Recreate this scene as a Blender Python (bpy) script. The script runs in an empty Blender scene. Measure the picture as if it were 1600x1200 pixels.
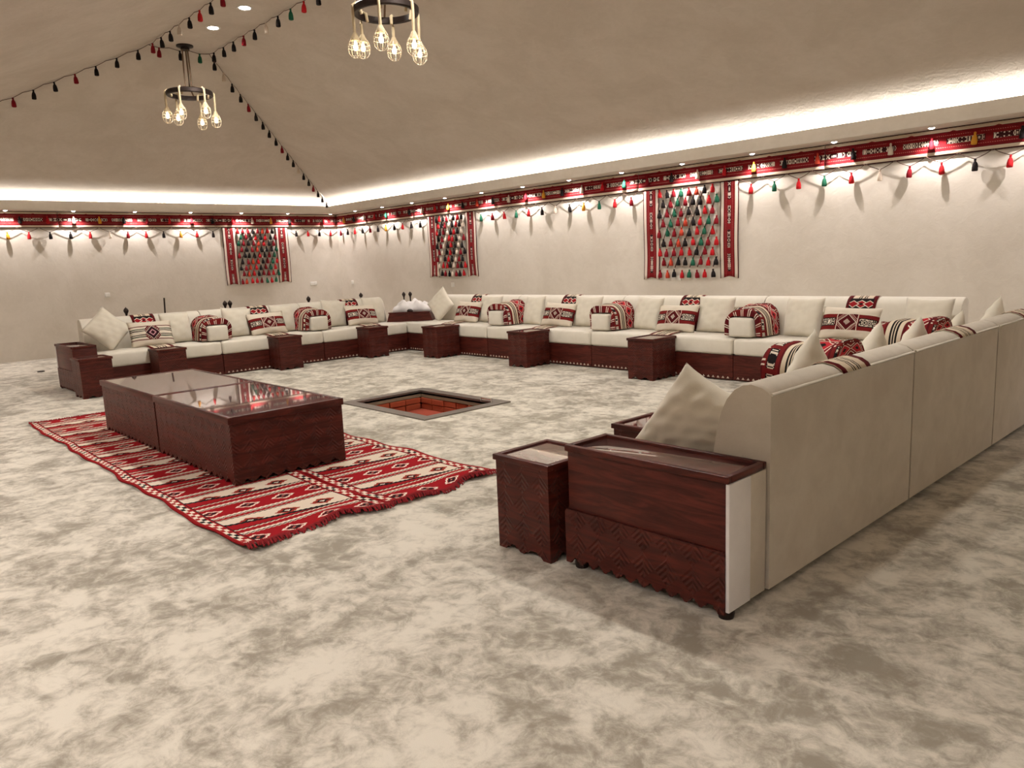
import bpy, bmesh, math, random
from mathutils import Vector, Matrix
random.seed(7)
PI = math.pi
S = bpy.context.scene
COL = S.collection

# ------------------------------------------------------------------ camera
cam_d = bpy.data.cameras.new('camera')
cam_d.sensor_width = 36.0
cam_d.lens = 1179.08 / 1600 * 36.0
cam_d.clip_end = 120
cam = bpy.data.objects.new('camera', cam_d)
COL.objects.link(cam)
YAW, PITCH, ROLL, CAMH = -0.823103, 0.161928, -0.0426687, 1.45
_f = Vector((math.sin(YAW)*math.cos(PITCH), math.cos(YAW)*math.cos(PITCH), -math.sin(PITCH)))
_r0 = Vector((math.cos(YAW), -math.sin(YAW), 0)); _u0 = _r0.cross(_f)
_r = math.cos(ROLL)*_r0 + math.sin(ROLL)*_u0
_u = -math.sin(ROLL)*_r0 + math.cos(ROLL)*_u0
M = Matrix((( _r.x, _u.x, -_f.x, 0), (_r.y, _u.y, -_f.y, 0), (_r.z, _u.z, -_f.z, CAMH), (0, 0, 0, 1)))
cam.matrix_world = M
S.camera = cam

# ------------------------------------------------------------------ world, exposure, lights
w = bpy.data.worlds.new('world'); S.world = w; w.use_nodes = True
w.node_tree.nodes['Background'].inputs[0].default_value = (0.0, 0.0, 0.0, 1)
S.view_settings.view_transform = 'Standard'
S.view_settings.look = 'None'
S.view_settings.gamma = 1.0
S.view_settings.use_curve_mapping = False
S.view_settings.exposure = -0.24
S.cycles.diffuse_bounces = 5
S.cycles.sample_clamp_indirect = 4.0

# room: X along the long wall, Y along the short wall
XL, XR, Y0, YR = -16.3, 3.4, -0.62, 9.62
XC, YC = (XL+XR)/2, (Y0+YR)/2
SLOPE, ZC, APL = 0.41, 2.75, 4.69            # ceiling slope, its foot on the wall, plan depth of the slopes
ZP = ZC + SLOPE*APL                          # height of the flat middle
SOF, LIPZ, LIPD = 2.71, 2.873, 0.40          # soffit height, lip height and depth of the light cove

COVE_W = 74.0        # watts per metre of LED strip
COVE_COL = (1.0, 0.94, 0.86)
def area(name, loc, sx, sy, rot, watts, col):
    d = bpy.data.lights.new(name, 'AREA'); d.shape = 'RECTANGLE'; d.size = sx; d.size_y = sy
    d.energy = watts; d.color = col
    o = bpy.data.objects.new(name, d); COL.objects.link(o); o.location = loc; o.rotation_euler = rot
    return o
LO, LZ, TLT = 0.227, 2.800, math.radians(58)
area('led_strip', (XC, YR-LO, LZ), XR-XL-2*LO, .008, (PI+TLT, 0, 0), COVE_W*(XR-XL), COVE_COL)
area('led_strip', (XC, Y0+LO, LZ), XR-XL-2*LO, .008, (PI-TLT, 0, 0), COVE_W*(XR-XL), COVE_COL)
area('led_strip', (XL+LO, YC, LZ), .008, YR-Y0-2*LO, (0, PI+TLT, 0), COVE_W*(YR-Y0), COVE_COL)
area('led_strip', (XR-LO, YC, LZ), .008, YR-Y0-2*LO, (0, PI-TLT, 0), COVE_W*(YR-Y0), COVE_COL)
SPOT_W, SPOT_COL = 60.0, (1.0, 0.92, 0.90)        # small soffit downlights washing the walls
DOWN_W, DOWN_COL = 235.0, (1.0, 0.95, 0.88)       # downlights in the flat middle of the ceiling
BULB_STRENGTH = 20.0
def spot(loc, watts, col, size, blend, rad):
    d = bpy.data.lights.new('spot', 'SPOT'); d.energy = watts; d.color = col
    d.spot_size = math.radians(size); d.spot_blend = blend; d.shadow_soft_size = rad
    o = bpy.data.objects.new('spot', d); COL.objects.link(o); o.location = loc
    return o

# ------------------------------------------------------------------ node helpers
class X:
    """a socket with arithmetic"""
    def __init__(s, nt, k): s.nt, s.k = nt, k
    def m(s, op, *a, clamp=False):
        n = s.nt.nodes.new('ShaderNodeMath'); n.operation = op; n.use_clamp = clamp
        for i, v in enumerate((s,)+a):
            if isinstance(v, X): s.nt.links.new(v.k, n.inputs[i])
            else: n.inputs[i].default_value = v
        return X(s.nt, n.outputs[0])
    def __add__(s, o): return s.m('ADD', o)
    def __radd__(s, o): return s.m('ADD', o)
    def __sub__(s, o): return s.m('SUBTRACT', o)
    def __rsub__(s, o): return (s*-1.0)+o
    def __mul__(s, o): return s.m('MULTIPLY', o)
    def __rmul__(s, o): return s.m('MULTIPLY', o)
    def __truediv__(s, o): return s.m('DIVIDE', o)
    def __gt__(s, o): return s.m('GREATER_THAN', o)
    def __lt__(s, o): return s.m('LESS_THAN', o)
    def abs(s): return s.m('ABSOLUTE')
    def floor(s): return s.m('FLOOR')
    def fr(s): return s.m('FRACT')
    def mx(s, o): return s.m('MAXIMUM', o)
    def mn(s, o): return s.m('MINIMUM', o)
    def pp(s, o): return s.m('PINGPONG', o)
def band(v, a, b): return (v > a)*(v < b)
def inv(v): return 1.0 - v
class Mat:
    def __init__(s, name, rough=.6, spec=.35):
        s.m = bpy.data.materials.new(name); s.m.use_nodes = True; s.nt = s.m.node_tree
        s.b = s.nt.nodes['Principled BSDF']; s.b.inputs['Roughness'].default_value = rough
        s.b.inputs['Specular IOR Level'].default_value = spec
    def coords(s, kind):
        t = s.nt.nodes.new('ShaderNodeTexCoord'); sp = s.nt.nodes.new('ShaderNodeSeparateXYZ')
        s.nt.links.new(t.outputs[kind], sp.inputs[0]); s.vec = t.outputs[kind]
        return [X(s.nt, sp.outputs[i]) for i in range(3)]
    def comb(s, a, b, c=0.0):
        n = s.nt.nodes.new('ShaderNodeCombineXYZ')
        for i, v in enumerate((a, b, c)):
            if isinstance(v, X): s.nt.links.new(v.k, n.inputs[i])
            else: n.inputs[i].default_value = v
        return n.outputs[0]
    def noise(s, vec, scale, detail=3, rough=.55, dist=0.0):
        n = s.nt.nodes.new('ShaderNodeTexNoise'); n.inputs['Scale'].default_value = scale
        n.inputs['Detail'].default_value = detail; n.inputs['Roughness'].default_value = rough
        n.inputs['Distortion'].default_value = dist
        if vec is not None: s.nt.links.new(vec, n.inputs['Vector'])
        return X(s.nt, n.outputs[0])
    def white(s, vec):
        n = s.nt.nodes.new('ShaderNodeTexWhiteNoise'); n.noise_dimensions = '3D'
        s.nt.links.new(vec, n.inputs['Vector']); return X(s.nt, n.outputs[0])
    def ramp(s, fac, a, b):   # smooth 0..1 between a and b
        n = s.nt.nodes.new('ShaderNodeMapRange'); n.interpolation_type = 'SMOOTHSTEP'
        s.nt.links.new(fac.k, n.inputs[0]); n.inputs[1].default_value = a; n.inputs[2].default_value = b
        return X(s.nt, n.outputs[0])
    def mix(s, fac, a, b):
        n = s.nt.nodes.new('ShaderNodeMix'); n.data_type = 'RGBA'
        for i, v in ((0, fac), (6, a), (7, b)):
            if isinstance(v, X): s.nt.links.new(v.k, n.inputs[i])
            elif isinstance(v, (int, float)): n.inputs[i].default_value = v
            else: n.inputs[i].default_value = (*v, 1)
        return X(s.nt, n.outputs[2])
    def color(s, c):
        if isinstance(c, X): s.nt.links.new(c.k, s.b.inputs['Base Color'])
        else: s.b.inputs['Base Color'].default_value = (*c, 1)
    def bump(s, h, strength, dist):
        n = s.nt.nodes.new('ShaderNodeBump'); n.inputs['Strength'].default_value = strength
        n.inputs['Distance'].default_value = dist; s.nt.links.new(h.k, n.inputs['Height'])
        s.nt.links.new(n.outputs[0], s.b.inputs['Normal'])
    def rough(s, x): s.nt.links.new(x.k, s.b.inputs['Roughness'])
    def emit(s, c, k):
        s.b.inputs['Emission Color'].default_value = (*c, 1); s.b.inputs['Emission Strength'].default_value = k

CREAM = (.60, .50, .38); RED = (.19, .009, .012); DRED = (.085, .007, .009); BLK = (.012, .009, .009); WHT = (.66, .58, .48)
def glyphs(t, u, v, cu, cv, thr=.5):
    """symmetric woven marks: u along, v across (centre 0)"""
    cell = (u/cu).floor(); a = (u/cu).fr()
    q = (((a-.5).abs()*10).floor())
    r = ((v.abs()/cv)*4).floor()
    return t.white(t.comb(q, r, cell)) > thr

def mat_plaster(name, c1, c2, bumpk):
    t = Mat(name, .85, .15); t.coords('Object')
    n = t.noise(t.vec, 1.3, 6, .6, .6); n2 = t.noise(t.vec, 9, 5, .65, 1.0)
    t.color(t.mix(t.ramp(n*.7+n2*.3, .3, .7), c1, c2)); t.bump(n2, bumpk, .012); return t.m
M_WALL = mat_plaster('wall_plaster', (.54, .49, .42), (.62, .57, .50), .25)
M_CEIL = mat_plaster('ceiling_plaster', (.52, .46, .39), (.61, .55, .48), .35)
def mat_carpet():
    t = Mat('plush_carpet', .95, .05); x, y, z = t.coords('Object')
    v = t.comb(x*1.0, y*1.0, z)
    n1 = t.noise(v, .7, 3, .55, .3); n2 = t.noise(v, 3.6, 8, .66, .45); n3 = t.noise(v, 210, 2, .5, 0); n4 = t.noise(v, 11, 6, .7, .6)
    f = t.ramp(n2*.52+n1*.20+n4*.36, .44, .63)
    c = t.mix(f, (.245, .218, .172), (.615, .573, .488))
    c = t.mix(n3*.35, c, t.mix(f, (.25, .22, .17), (.58, .53, .445)))
    t.color(c); t.bump(n2*.75+n3*.2, .35, .02)
    t.b.inputs['Sheen Weight'].default_value = .25; t.b.inputs['Sheen Roughness'].default_value = .5
    return t.m
M_CARPET = mat_carpet()
def mat_wood(name, gloss, carve=False):
    t = Mat(name, .42, .22); x, y, z = t.coords('Object')
    g = t.noise(t.comb((x+y)*2.2, (x-y)*2.2, z*26), 1.0, 6, .6, 1.4)
    c = t.mix(t.ramp(g, .35, .7), (.038, .0062, .004), (.092, .0165, .0105))
    t.color(c)
    if gloss:
        t.b.inputs['Coat Weight'].default_value = 1.0; t.b.inputs['Coat Roughness'].default_value = .025
        t.b.inputs['Coat IOR'].default_value = 1.8
    if carve:
        a = (x+y)                                   # chip-carved triangles in a frieze
        tri = ((a*8.0).fr()-.5).abs()*2
        st = ((z*34.0 + a*34.0).fr() - .5).abs(); st2 = ((z*34.0 - a*34.0).fr() - .5).abs()
        side = (a*8.0).fr() > .5
        dg = side*st + inv(side)*st2
        lim = ((z*8.0).fr()-.5).abs()*2
        h = (tri < lim)*dg*2.0
        t.bump(h*.9+g*.15, .8, .0055)
    else:
        t.bump(g, .12, .003)
    return t.m
M_WOOD = mat_wood('dark_wood', False)
M_CARVED = mat_wood('dark_carved_wood', False, True)
M_GLOSS = mat_wood('polished_dark_wood', True)
def mat_fabric(name, c1, c2, rough=.92):
    t = Mat(name, rough, .1); t.coords('Object')
    n = t.noise(t.vec, 5, 4, .6, .3); n2 = t.noise(t.vec, 260, 2, .5)
    t.color(t.mix(t.ramp(n*.8+n2*.2, .3, .7), c1, c2)); t.bump(n2*.6+n*.4, .25, .004)
    t.b.inputs['Sheen Weight'].default_value = .2
    return t.m
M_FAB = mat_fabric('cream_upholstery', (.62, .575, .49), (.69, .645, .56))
M_SHADEFAB = mat_fabric('shaded_upholstery', (.50, .445, .37), (.58, .525, .445))  # cream upholstery darkened: shade on the sofa's rear put into the colour
M_PIL = mat_fabric('cream_cushion', (.61, .56, .465), (.68, .63, .53))
M_CLOTH = mat_fabric('white_cloth', (.74, .71, .70), (.80, .77, .76))
def plain(name, c, rough=.6, metal=0.0, spec=.35):
    t = Mat(name, rough, spec); t.coords('Object'); n = t.noise(t.vec, 30, 3)
    t.color(t.mix(n*.35, c, tuple(k*.6 for k in c))); t.b.inputs['Metallic'].default_value = metal; return t.m
M_BLACKMETAL = plain('dark_iron', (.03, .02, .017), .5, .6)
M_ROPE = plain('jute_rope', (.55, .44, .28), .9)
M_DROPE = plain('dark_rope', (.16, .10, .06), .9)
M_CAGE = plain('pale_wire', (.75, .66, .52), .5, .2)
M_PLATE = plain('white_plastic', (.72, .69, .63), .4)
M_STEEL = plain('grey_steel_frame', (.20, .18, .16), .35, .5)
M_CHROME = plain('bright_handle', (.75, .73, .70), .25, .9)
M_BRICK = plain('red_brick', (.36, .075, .03), .9)
M_LINER = plain('sandy_liner', (.22, .18, .12), .8)
M_EMBER = plain('red_pit_sand', (.30, .05, .025), .95)
M_CORD = plain('dark_cord', (.10, .055, .04), .9)
M_LCORD = plain('pale_cord', (.50, .40, .33), .9)
M_INLAY = plain('ivory_inlay', (.55, .46, .38), .6)
M_RING = plain('white_trim_ring', (.7, .66, .6), .5)
TAS = {k: plain('tassel_'+k, c, .85, 0, .15) for k, c in dict(
    red=(.42, .012, .016), crimson=(.20, .008, .014), black=(.012, .009, .009), green=(.015, .10, .055),
    gold=(.62, .28, .03), white=(.62, .52, .42), orange=(.45, .05, .025), navy=(.018, .014, .05)).items()}
def lit(name, c, k):
    t = Mat(name, .5); t.color(c); t.emit(c, k); return t.m
M_LENS = lit('lamp_lens', (1.0, .92, .88), 30.0)
M_BULB = lit('lit_bulb', (1.0, .80, .52), BULB_STRENGTH)

def mat_border(name, lenaxis_uv=True):
    t = Mat(name, .9, .1); u, v, _ = t.coords('UV')     # u metres along, v 0..1 across
    d = (v-.5).abs()
    wv = t.noise(t.vec, 60, 2)
    c = t.mix(wv*.4, RED, DRED)
    n = u/.46; g = (n.fr() < .84)
    mk = glyphs(t, u, v-.5, .075, .17, .56)*(d < .095)*g
    c = t.mix((d < .10)*g, c, (.035, .008, .009))
    c = t.mix(mk, c, WHT)
    c = t.mix(band(d, .20, .215)*((u*45).fr() > .5), c, (.5, .25, .2))
    c = t.mix(band(d, .265, .285), c, DRED)
    c = t.mix(band(d, .33, .455), c, CREAM)
    c = t.mix(band(d, .325, .34), c, BLK)
    c = t.mix(d > .46, c, (.03, .006, .008))
    t.color(c); t.bump(wv, .3, .003); return t.m
M_BORDER = mat_border('woven_border')
def mat_strip():
    t = Mat('woven_wall_strip', .9, .1); u, v, _ = t.coords('UV')
    d = (v-.5).abs(); wv = t.noise(t.vec, 60, 2)
    c = t.mix(wv*.5, (.19, .010, .012), DRED)
    g = (u/.33).fr() < .75
    c = t.mix((d < .085)*g, c, (.03, .008, .009)); c = t.mix(glyphs(t, u, v-.5, .07, .15, .58)*(d < .08)*g, c, (.5, .40, .34))
    c = t.mix(band(d, .17, .185)*((u*45).fr() > .5), c, (.4, .15, .13))
    c = t.mix(band(d, .295, .455), c, (.62, .53, .45)); c = t.mix(band(d, .285, .30), c, BLK); c = t.mix(d > .458, c, (.05, .006, .008))
    t.color(c); t.bump(wv, .3, .003); return t.m
M_STRIP = mat_strip()
def mat_runner():
    t = Mat('woven_runner', .9, .1); u, v, _ = t.coords('UV')   # u -.5..5 across, v metres from the rear edge
    d = u.abs()
    c = t.mix(band(d, .34, .5), CREAM, DRED)
    c = t.mix(band(d, .04, .075), c, BLK)
    c = t.mix(band(d, .11, .14), c, BLK)
    pan = band(v, .185, .335)
    c = t.mix(pan, c, BLK)
    q = (v-.26)/.15
    di = (d*1.2 + q.abs()*1.0)
    dj = ((d-.27).abs()*1.4 + q.abs()*1.0)
    c = t.mix(pan*(di < .33), c, WHT); c = t.mix(pan*(di < .27), c, (.28, .015, .02)); c = t.mix(pan*(di < .1), c, BLK)
    c = t.mix(pan*band(dj, .24, .30), c, WHT); c = t.mix(pan*(dj < .24), c, (.28, .015, .02))
    c = t.mix(band(v, .185, .335)*(d > .4), c, DRED)
    c = t.mix(band(v, .330, .338), c, WHT)
    t.color(c); return t.m
M_RUNNER = mat_runner()
def mat_sadu():
    t = Mat('sadu_cushion', .9, .1); x, y, z = t.coords('Object')
    d = z.abs(); a = x.abs()
    c = t.mix(d < .085, CREAM if False else (.62, .55, .45), DRED)
    c = t.mix(band(d, .045, .085)*(a > .105), c, (.15, .012, .012))
    sq = a.mx(d*1.0)
    di = a + d*1.05
    inb = (d < .085)*(a < .10)
    c = t.mix(inb, c, (.07, .006, .008))
    c = t.mix(inb*band(di, .088, .098), c, WHT)
    c = t.mix(inb*band(di, .108, .115), c, (.5, .3, .25))
    c = t.mix(inb*band(di, .128, .135), c, (.5, .3, .25))
    c = t.mix(inb*(di < .035)*(((x*90).fr() > .5)), c, WHT)
    c = t.mix((d < .085)*band(a, .10, .107), c, WHT)
    mk = glyphs(t, x+.3, z, .045, .026, .52)*(d < .036)*band(a, .125, .27)
    c = t.mix((d < .045)*band(a, .12, .275), c, BLK); c = t.mix(mk, c, WHT)
    t.color(c); n = t.noise(t.vec, 200, 2); t.bump(n, .25, .003); return t.m
M_SADU = mat_sadu()
def mat_striped():
    t = Mat('striped_cushion', .9, .1); x, y, z = t.coords('Object')
    d = z.abs(); a = x.abs(); c = t.mix(0.0, (.62, .55, .45), CREAM)
    for lo, hi, k in ((.022, .034, BLK), (.046, .060, (.03, .05, .03)), (.090, .102, (.12, .03, .03))):
        c = t.mix(band(d, lo, hi), c, k)
    di = a+d*1.0; blk = (a < .095)*(d < .10)
    c = t.mix(blk*(di < .15), c, (.10, .01, .014)); c = t.mix(blk*(di < .092), c, (.025, .006, .01))
    c = t.mix(blk*band(di, .092, .10), c, WHT); c = t.mix(blk*band(di, .030, .05), c, (.45, .22, .25))
    c = t.mix(blk*band(di, .118, .126)*((x*50).fr() > .5), c, WHT)
    t.color(c); n = t.noise(t.vec, 200, 2); t.bump(n, .25, .003); return t.m
M_STRIPED = mat_striped()
def mat_blanket():
    t = Mat('woven_throw', .92, .1); u, v, _ = t.coords('UV')   # u metres across, v metres from the front edge
    p = v.m('MODULO', .40)
    c = t.mix(band(p, .0, .10), DRED, (.14, .012, .012))
    c = t.mix(band(p, .022, .078)*((u/.15).fr() < .8), c, BLK)
    mk = glyphs(t, u, p-.05, .07, .075, .5)*band(p, .028, .074)*((u/.15).fr() < .8)
    c = t.mix(mk, c, WHT); c = t.mix((p < .012)*((u/.11).fr() < .45)*((u/.028).fr() < .4), c, WHT)
    s = band(p, .115, .225)
    c = t.mix(s, c, CREAM)
    for lo, hi in ((.145, .158), (.166, .176), (.184, .197)): c = t.mix(band(p, lo, hi), c, BLK)
    r = band(p, .25, .385)
    du = ((u/.16).fr()-.5).abs(); dv = ((p-.318)/.135).abs(); di = du+dv
    c = t.mix(r, c, (.17, .012, .016)); c = t.mix(r*(di < .48), c, (.40, .02, .03)); c = t.mix(r*band(di, .44, .50), c, WHT)
    c = t.mix(r*(di < .16), c, BLK); c = t.mix(r*band(di, .68, .76), c, WHT)
    t.color(c); n = t.noise(t.vec, 120, 2); t.bump(n, .3, .004); return t.m
M_BLANKET = mat_blanket()
def mat_rug(width):
    t = Mat('kilim_rug', .95, .05); u, v, _ = t.coords('UV')    # u metres along the length, v metres across
    wob = t.noise(t.comb(u*3, v*1.2), 1.0, 3)
    tri = ((v*4.2).fr()-.5).abs()
    jag = ((v*30).fr() > .5)*.006
    P = .62
    p = (u + (wob-.5)*.05 + jag).m('FLOORED_MODULO', P)
    c = t.mix(band(p, 0, .20), (.60, .50, .40), (.25, .008, .012))
    for lo, hi, k in ((.205, .222, WHT), (.222, .232, BLK), (.240, .275, (.23, .008, .012)), (.280, .290, BLK), (.5, .512, BLK), (.525, .575, (.25, .008, .012)), (.585, .60, WHT), (.60, .612, BLK)):
        c = t.mix(band(p, lo, hi), c, k)
    # diamonds on the red and on the cream bands
    vv = (v*(1.0)/.235)
    du = (vv.fr()-.5).abs()*.235
    d1 = du*.75 + (p-.10).abs()
    rb = band(p, .01, .19)
    c = t.mix(rb*band(d1, .045, .062), c, WHT); c = t.mix(rb*(d1 < .036), c, BLK); c = t.mix(rb*(d1 < .012), c, (.4, .1, .08))
    dv2 = ((vv+.5).fr()-.5).abs()*.235
    d2 = dv2*.7 + (p-.40).abs(); cb = band(p, .30, .50)
    c = t.mix(cb*(d2 < .06), c, (.25, .03, .02)); c = t.mix(cb*(d2 < .035), c, BLK); c = t.mix(cb*(d2 < .015), c, WHT)
    # long slanting wedges eating into the cream bands
    sl = (p-.40) - ((v/.94)-.5)*.16
    c = t.mix(cb*band(sl, .045, .075), c, BLK); c = t.mix(cb*(sl > .075), c, (.25, .008, .012))
    e = (v.mn((v*-1.0)+width))
    chk = ((u*24).floor()+(e*44).floor()).m('FLOORED_MODULO', 2.0) > .5
    bd = e < .085
    c = t.mix(bd, c, (.26, .012, .014))
    c = t.mix(bd*band(e, .022, .068)*chk, c, WHT)
    c = t.mix(bd*band(e, .022, .068)*((u*8).floor().m('FLOORED_MODULO', 3.0) < .5)*inv(chk), c, BLK)
    c = t.mix(band(e, .078, .085), c, BLK)
    c = t.mix(e < .012, c, (.20, .008, .01))
    t.color(c); n = t.noise(t.comb(u, v), 90, 3); t.bump(n, .5, .006); return t.m
M_REDFRINGE = plain('red_fringe', (.22, .008, .012), .95)

# ------------------------------------------------------------------ mesh helpers
def link(name, me, mat, parent=None, loc=(0, 0, 0), rotz=0.0):
    o = bpy.data.objects.new(name, me); COL.objects.link(o)
    if mat is not None and not me.materials: me.materials.append(mat)
    o.location = loc; o.rotation_euler = (0, 0, rotz)
    if parent is not None: o.parent = parent
    return o
def tag(o, label=None, cat=None, group=None, kind=None):
    for k, v in (('label', label), ('category', cat), ('group', group), ('kind', kind)):
        if v: o[k] = v
    return o
def empty(name, loc, rotz=0.0, label=None, cat=None, group=None):
    o = bpy.data.objects.new(name, None); COL.objects.link(o); o.location = loc; o.rotation_euler = (0, 0, rotz)
    o.empty_display_size = .1
    return tag(o, label, cat, group)
def finish(bm, name, smooth=None):
    bmesh.ops.recalc_face_normals(bm, faces=bm.faces)
    me = bpy.data.meshes.new(name); bm.to_mesh(me); bm.free()
    if smooth:
        for p in me.polygons: p.use_smooth = True
        me.set_sharp_from_angle(angle=math.radians(smooth))
    return me
def addbox(bm, x0, x1, y0, y1, z0, z1, bev=0.0, seg=2):
    r = bmesh.ops.create_cube(bm, size=1.0)
    vs = r['verts']
    for v in vs:
        v.co = ((x0+x1)/2+v.co.x*(x1-x0), (y0+y1)/2+v.co.y*(y1-y0), (z0+z1)/2+v.co.z*(z1-z0))
    if bev > 0:
        es = list({e for v in vs for e in v.link_edges})
        bmesh.ops.bevel(bm, geom=es, offset=bev, segments=seg, affect='EDGES', profile=.5)
    return vs
def boxmesh(name, *boxes, smooth=None):
    bm = bmesh.new()
    for b in boxes: addbox(bm, *b)
    return finish(bm, name, smooth)
def prism(bm, poly, axis, a, b):
    """poly in the plane normal to axis ('x': (y,z), 'y': (x,z), 'z': (x,y)), extruded a..b"""
    def P(p, t): return {'x': (t, p[0], p[1]), 'y': (p[0], t, p[1]), 'z': (p[0], p[1], t)}[axis]
    A = [bm.verts.new(P(p, a)) for p in poly]; B = [bm.verts.new(P(p, b)) for p in poly]
    n = len(poly)
    bm.faces.new(A); bm.faces.new(B[::-1])
    for i in range(n): bm.faces.new((A[i], A[(i+1) % n], B[(i+1) % n], B[i]))
def lathe(bm, prof, seg=10, c=(0, 0, 0)):
    rings = []
    for r, z in prof:
        if r < 1e-6: rings.append([bm.verts.new((c[0], c[1], c[2]+z))])
        else: rings.append([bm.verts.new((c[0]+r*math.cos(2*PI*i/seg), c[1]+r*math.sin(2*PI*i/seg), c[2]+z)) for i in range(seg)])
    for a, b in zip(rings, rings[1:]):
        for i in range(seg):
            j = (i+1) % seg
            q = [a[i % len(a)], a[j % len(a)], b[j % len(b)], b[i % len(b)]]
            q = list(dict.fromkeys(q))
            if len(q) >= 3: bm.faces.new(q)
def tube(bm, pts, r, seg=5, closed=False):
    pts = [Vector(p) for p in pts]; n = len(pts); rings = []
    for i, p in enumerate(pts):
        a = pts[(i-1) % n] if (closed or i > 0) else p
        b = pts[(i+1) % n] if (closed or i < n-1) else p
        d = (b-a).normalized()
        s = d.cross(Vector((0, 0, 1)))
        if s.length < .05: s = d.cross(Vector((1, 0, 0)))
        s.normalize(); t = s.cross(d)
        rings.append([bm.verts.new(p + r*(math.cos(2*PI*k/seg)*s + math.sin(2*PI*k/seg)*t)) for k in range(seg)])
    m = n if closed else n-1
    for i in range(m):
        A, B = rings[i], rings[(i+1) % n]
        for k in range(seg): bm.faces.new((A[k], A[(k+1) % seg], B[(k+1) % seg], B[k]))
    if not closed: bm.faces.new(rings[0][::-1]); bm.faces.new(rings[-1])
def gridmesh(name, nu, nv, fn, smooth=True, thick=0.0):
    """fn(i/nu, j/nv) -> (pos, uv)"""
    vs, uvs = [], []
    for j in range(nv+1):
        for i in range(nu+1):
            p, q = fn(i/nu, j/nv); vs.append(p); uvs.append(q)
    fs = [(j*(nu+1)+i, j*(nu+1)+i+1, (j+1)*(nu+1)+i+1, (j+1)*(nu+1)+i) for j in range(nv) for i in range(nu)]
    me = bpy.data.meshes.new(name); me.from_pydata(vs, [], fs)
    uv = me.uv_layers.new(name='UVMap')
    for l in me.loops: uv.data[l.index].uv = uvs[l.vertex_index]
    if smooth:
        for p in me.polygons: p.use_smooth = True
    return me
def solid(o, t, off=-1.0):
    m = o.modifiers.new('thickness', 'SOLIDIFY'); m.thickness = t; m.offset = off
    return o
def uvbox(name, length, height, thick, nseg=40, wave=0.0):
    """hanging cloth strip: local x along, z up from 0..height, back at y=0"""
    def fn(i, j):
        x = i*length; z = j*height
        y = -thick - wave*abs(math.sin(x*2.3+1))*(1-j)
        return (x, y, z), (x, j)
    return gridmesh(name, nseg, 6, fn)

# ------------------------------------------------------------------ the room
PX0, PX1, PY0, PY1 = -7.19, -5.66, 4.11, 5.22        # fire pit opening incl. frame
def floor():
    bm = bmesh.new()
    xs = [XL-.2, PX0, PX1, XR+.2]; ys = [Y0-.2, PY0, PY1, YR+.2]
    V = [[bm.verts.new((x, y, 0)) for x in xs] for y in ys]
    for j in range(3):
        for i in range(3):
            if i == 1 and j == 1: continue
            bm.faces.new((V[j][i], V[j][i+1], V[j+1][i+1], V[j+1][i]))
    o = link('floor', finish(bm, 'floor'), M_CARPET); tag(o, 'mottled beige plush carpet covering the whole hall', None, None, 'structure')
floor()
for nm, b, lb in (('wall_left', (XL-.2, XL, Y0-.2, YR+.2, -.6, ZC+.1), 'plain beige plaster short wall with one tassel hanging'),
                  ('wall_back', (XL, XR, YR, YR+.2, -.6, ZC+.1), 'plain beige plaster long wall with two tassel hangings'),
                  ('wall_right', (XR, XR+.2, Y0-.2, YR+.2, -.6, ZC+.1), 'plain beige plaster short wall at the open end'),
                  ('wall_front', (XL, XR, Y0-.2, Y0, -.6, ZC+.1), 'plain beige plaster long wall without hangings')):
    tag(link(nm, boxmesh(nm, b), M_WALL), lb, None, None, 'structure')
def ceiling():
    bm = bmesh.new()
    a = [bm.verts.new(p) for p in ((XL, Y0, ZC), (XR, Y0, ZC), (XR, YR, ZC), (XL, YR, ZC))]
    b = [bm.verts.new(p) for p in ((XL+APL, Y0+APL, ZP), (XR-APL, Y0+APL, ZP), (XR-APL, YR-APL, ZP), (XL+APL, YR-APL, ZP))]
    for i in range(4): bm.faces.new((a[i], a[(i+1) % 4], b[(i+1) % 4], b[i]))
    bm.faces.new(b)
    o = link('ceiling', finish(bm, 'ceiling'), M_CEIL); tag(o, 'tent-shaped plaster ceiling with four slopes and a narrow flat ridge', None, None, 'structure')
ceiling()
def cornice():
    prof = [(0, SOF), (LIPD, SOF), (LIPD, LIPZ), (LIPD-.022, LIPZ), (LIPD-.022, SOF+.025), (0, SOF+.025)]
    bm = bmesh.new(); cs = []
    for sx, sy, x, y in ((1, 1, XL, Y0), (-1, 1, XR, Y0), (-1, -1, XR, YR), (1, -1, XL, YR)):
        cs.append([bm.verts.new((x+sx*d, y+sy*d, z)) for d, z in prof])
    n = len(prof)
    for i in range(4):
        A, B = cs[i], cs[(i+1) % 4]
        for k in range(n): bm.faces.new((A[k], A[(k+1) % n], B[(k+1) % n], B[k]))
    o = link('trim_1', finish(bm, 'trim_1'), M_WALL); tag(o, 'plaster cornice ledge hiding the warm cove lighting', None, None, 'structure')
cornice()

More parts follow.
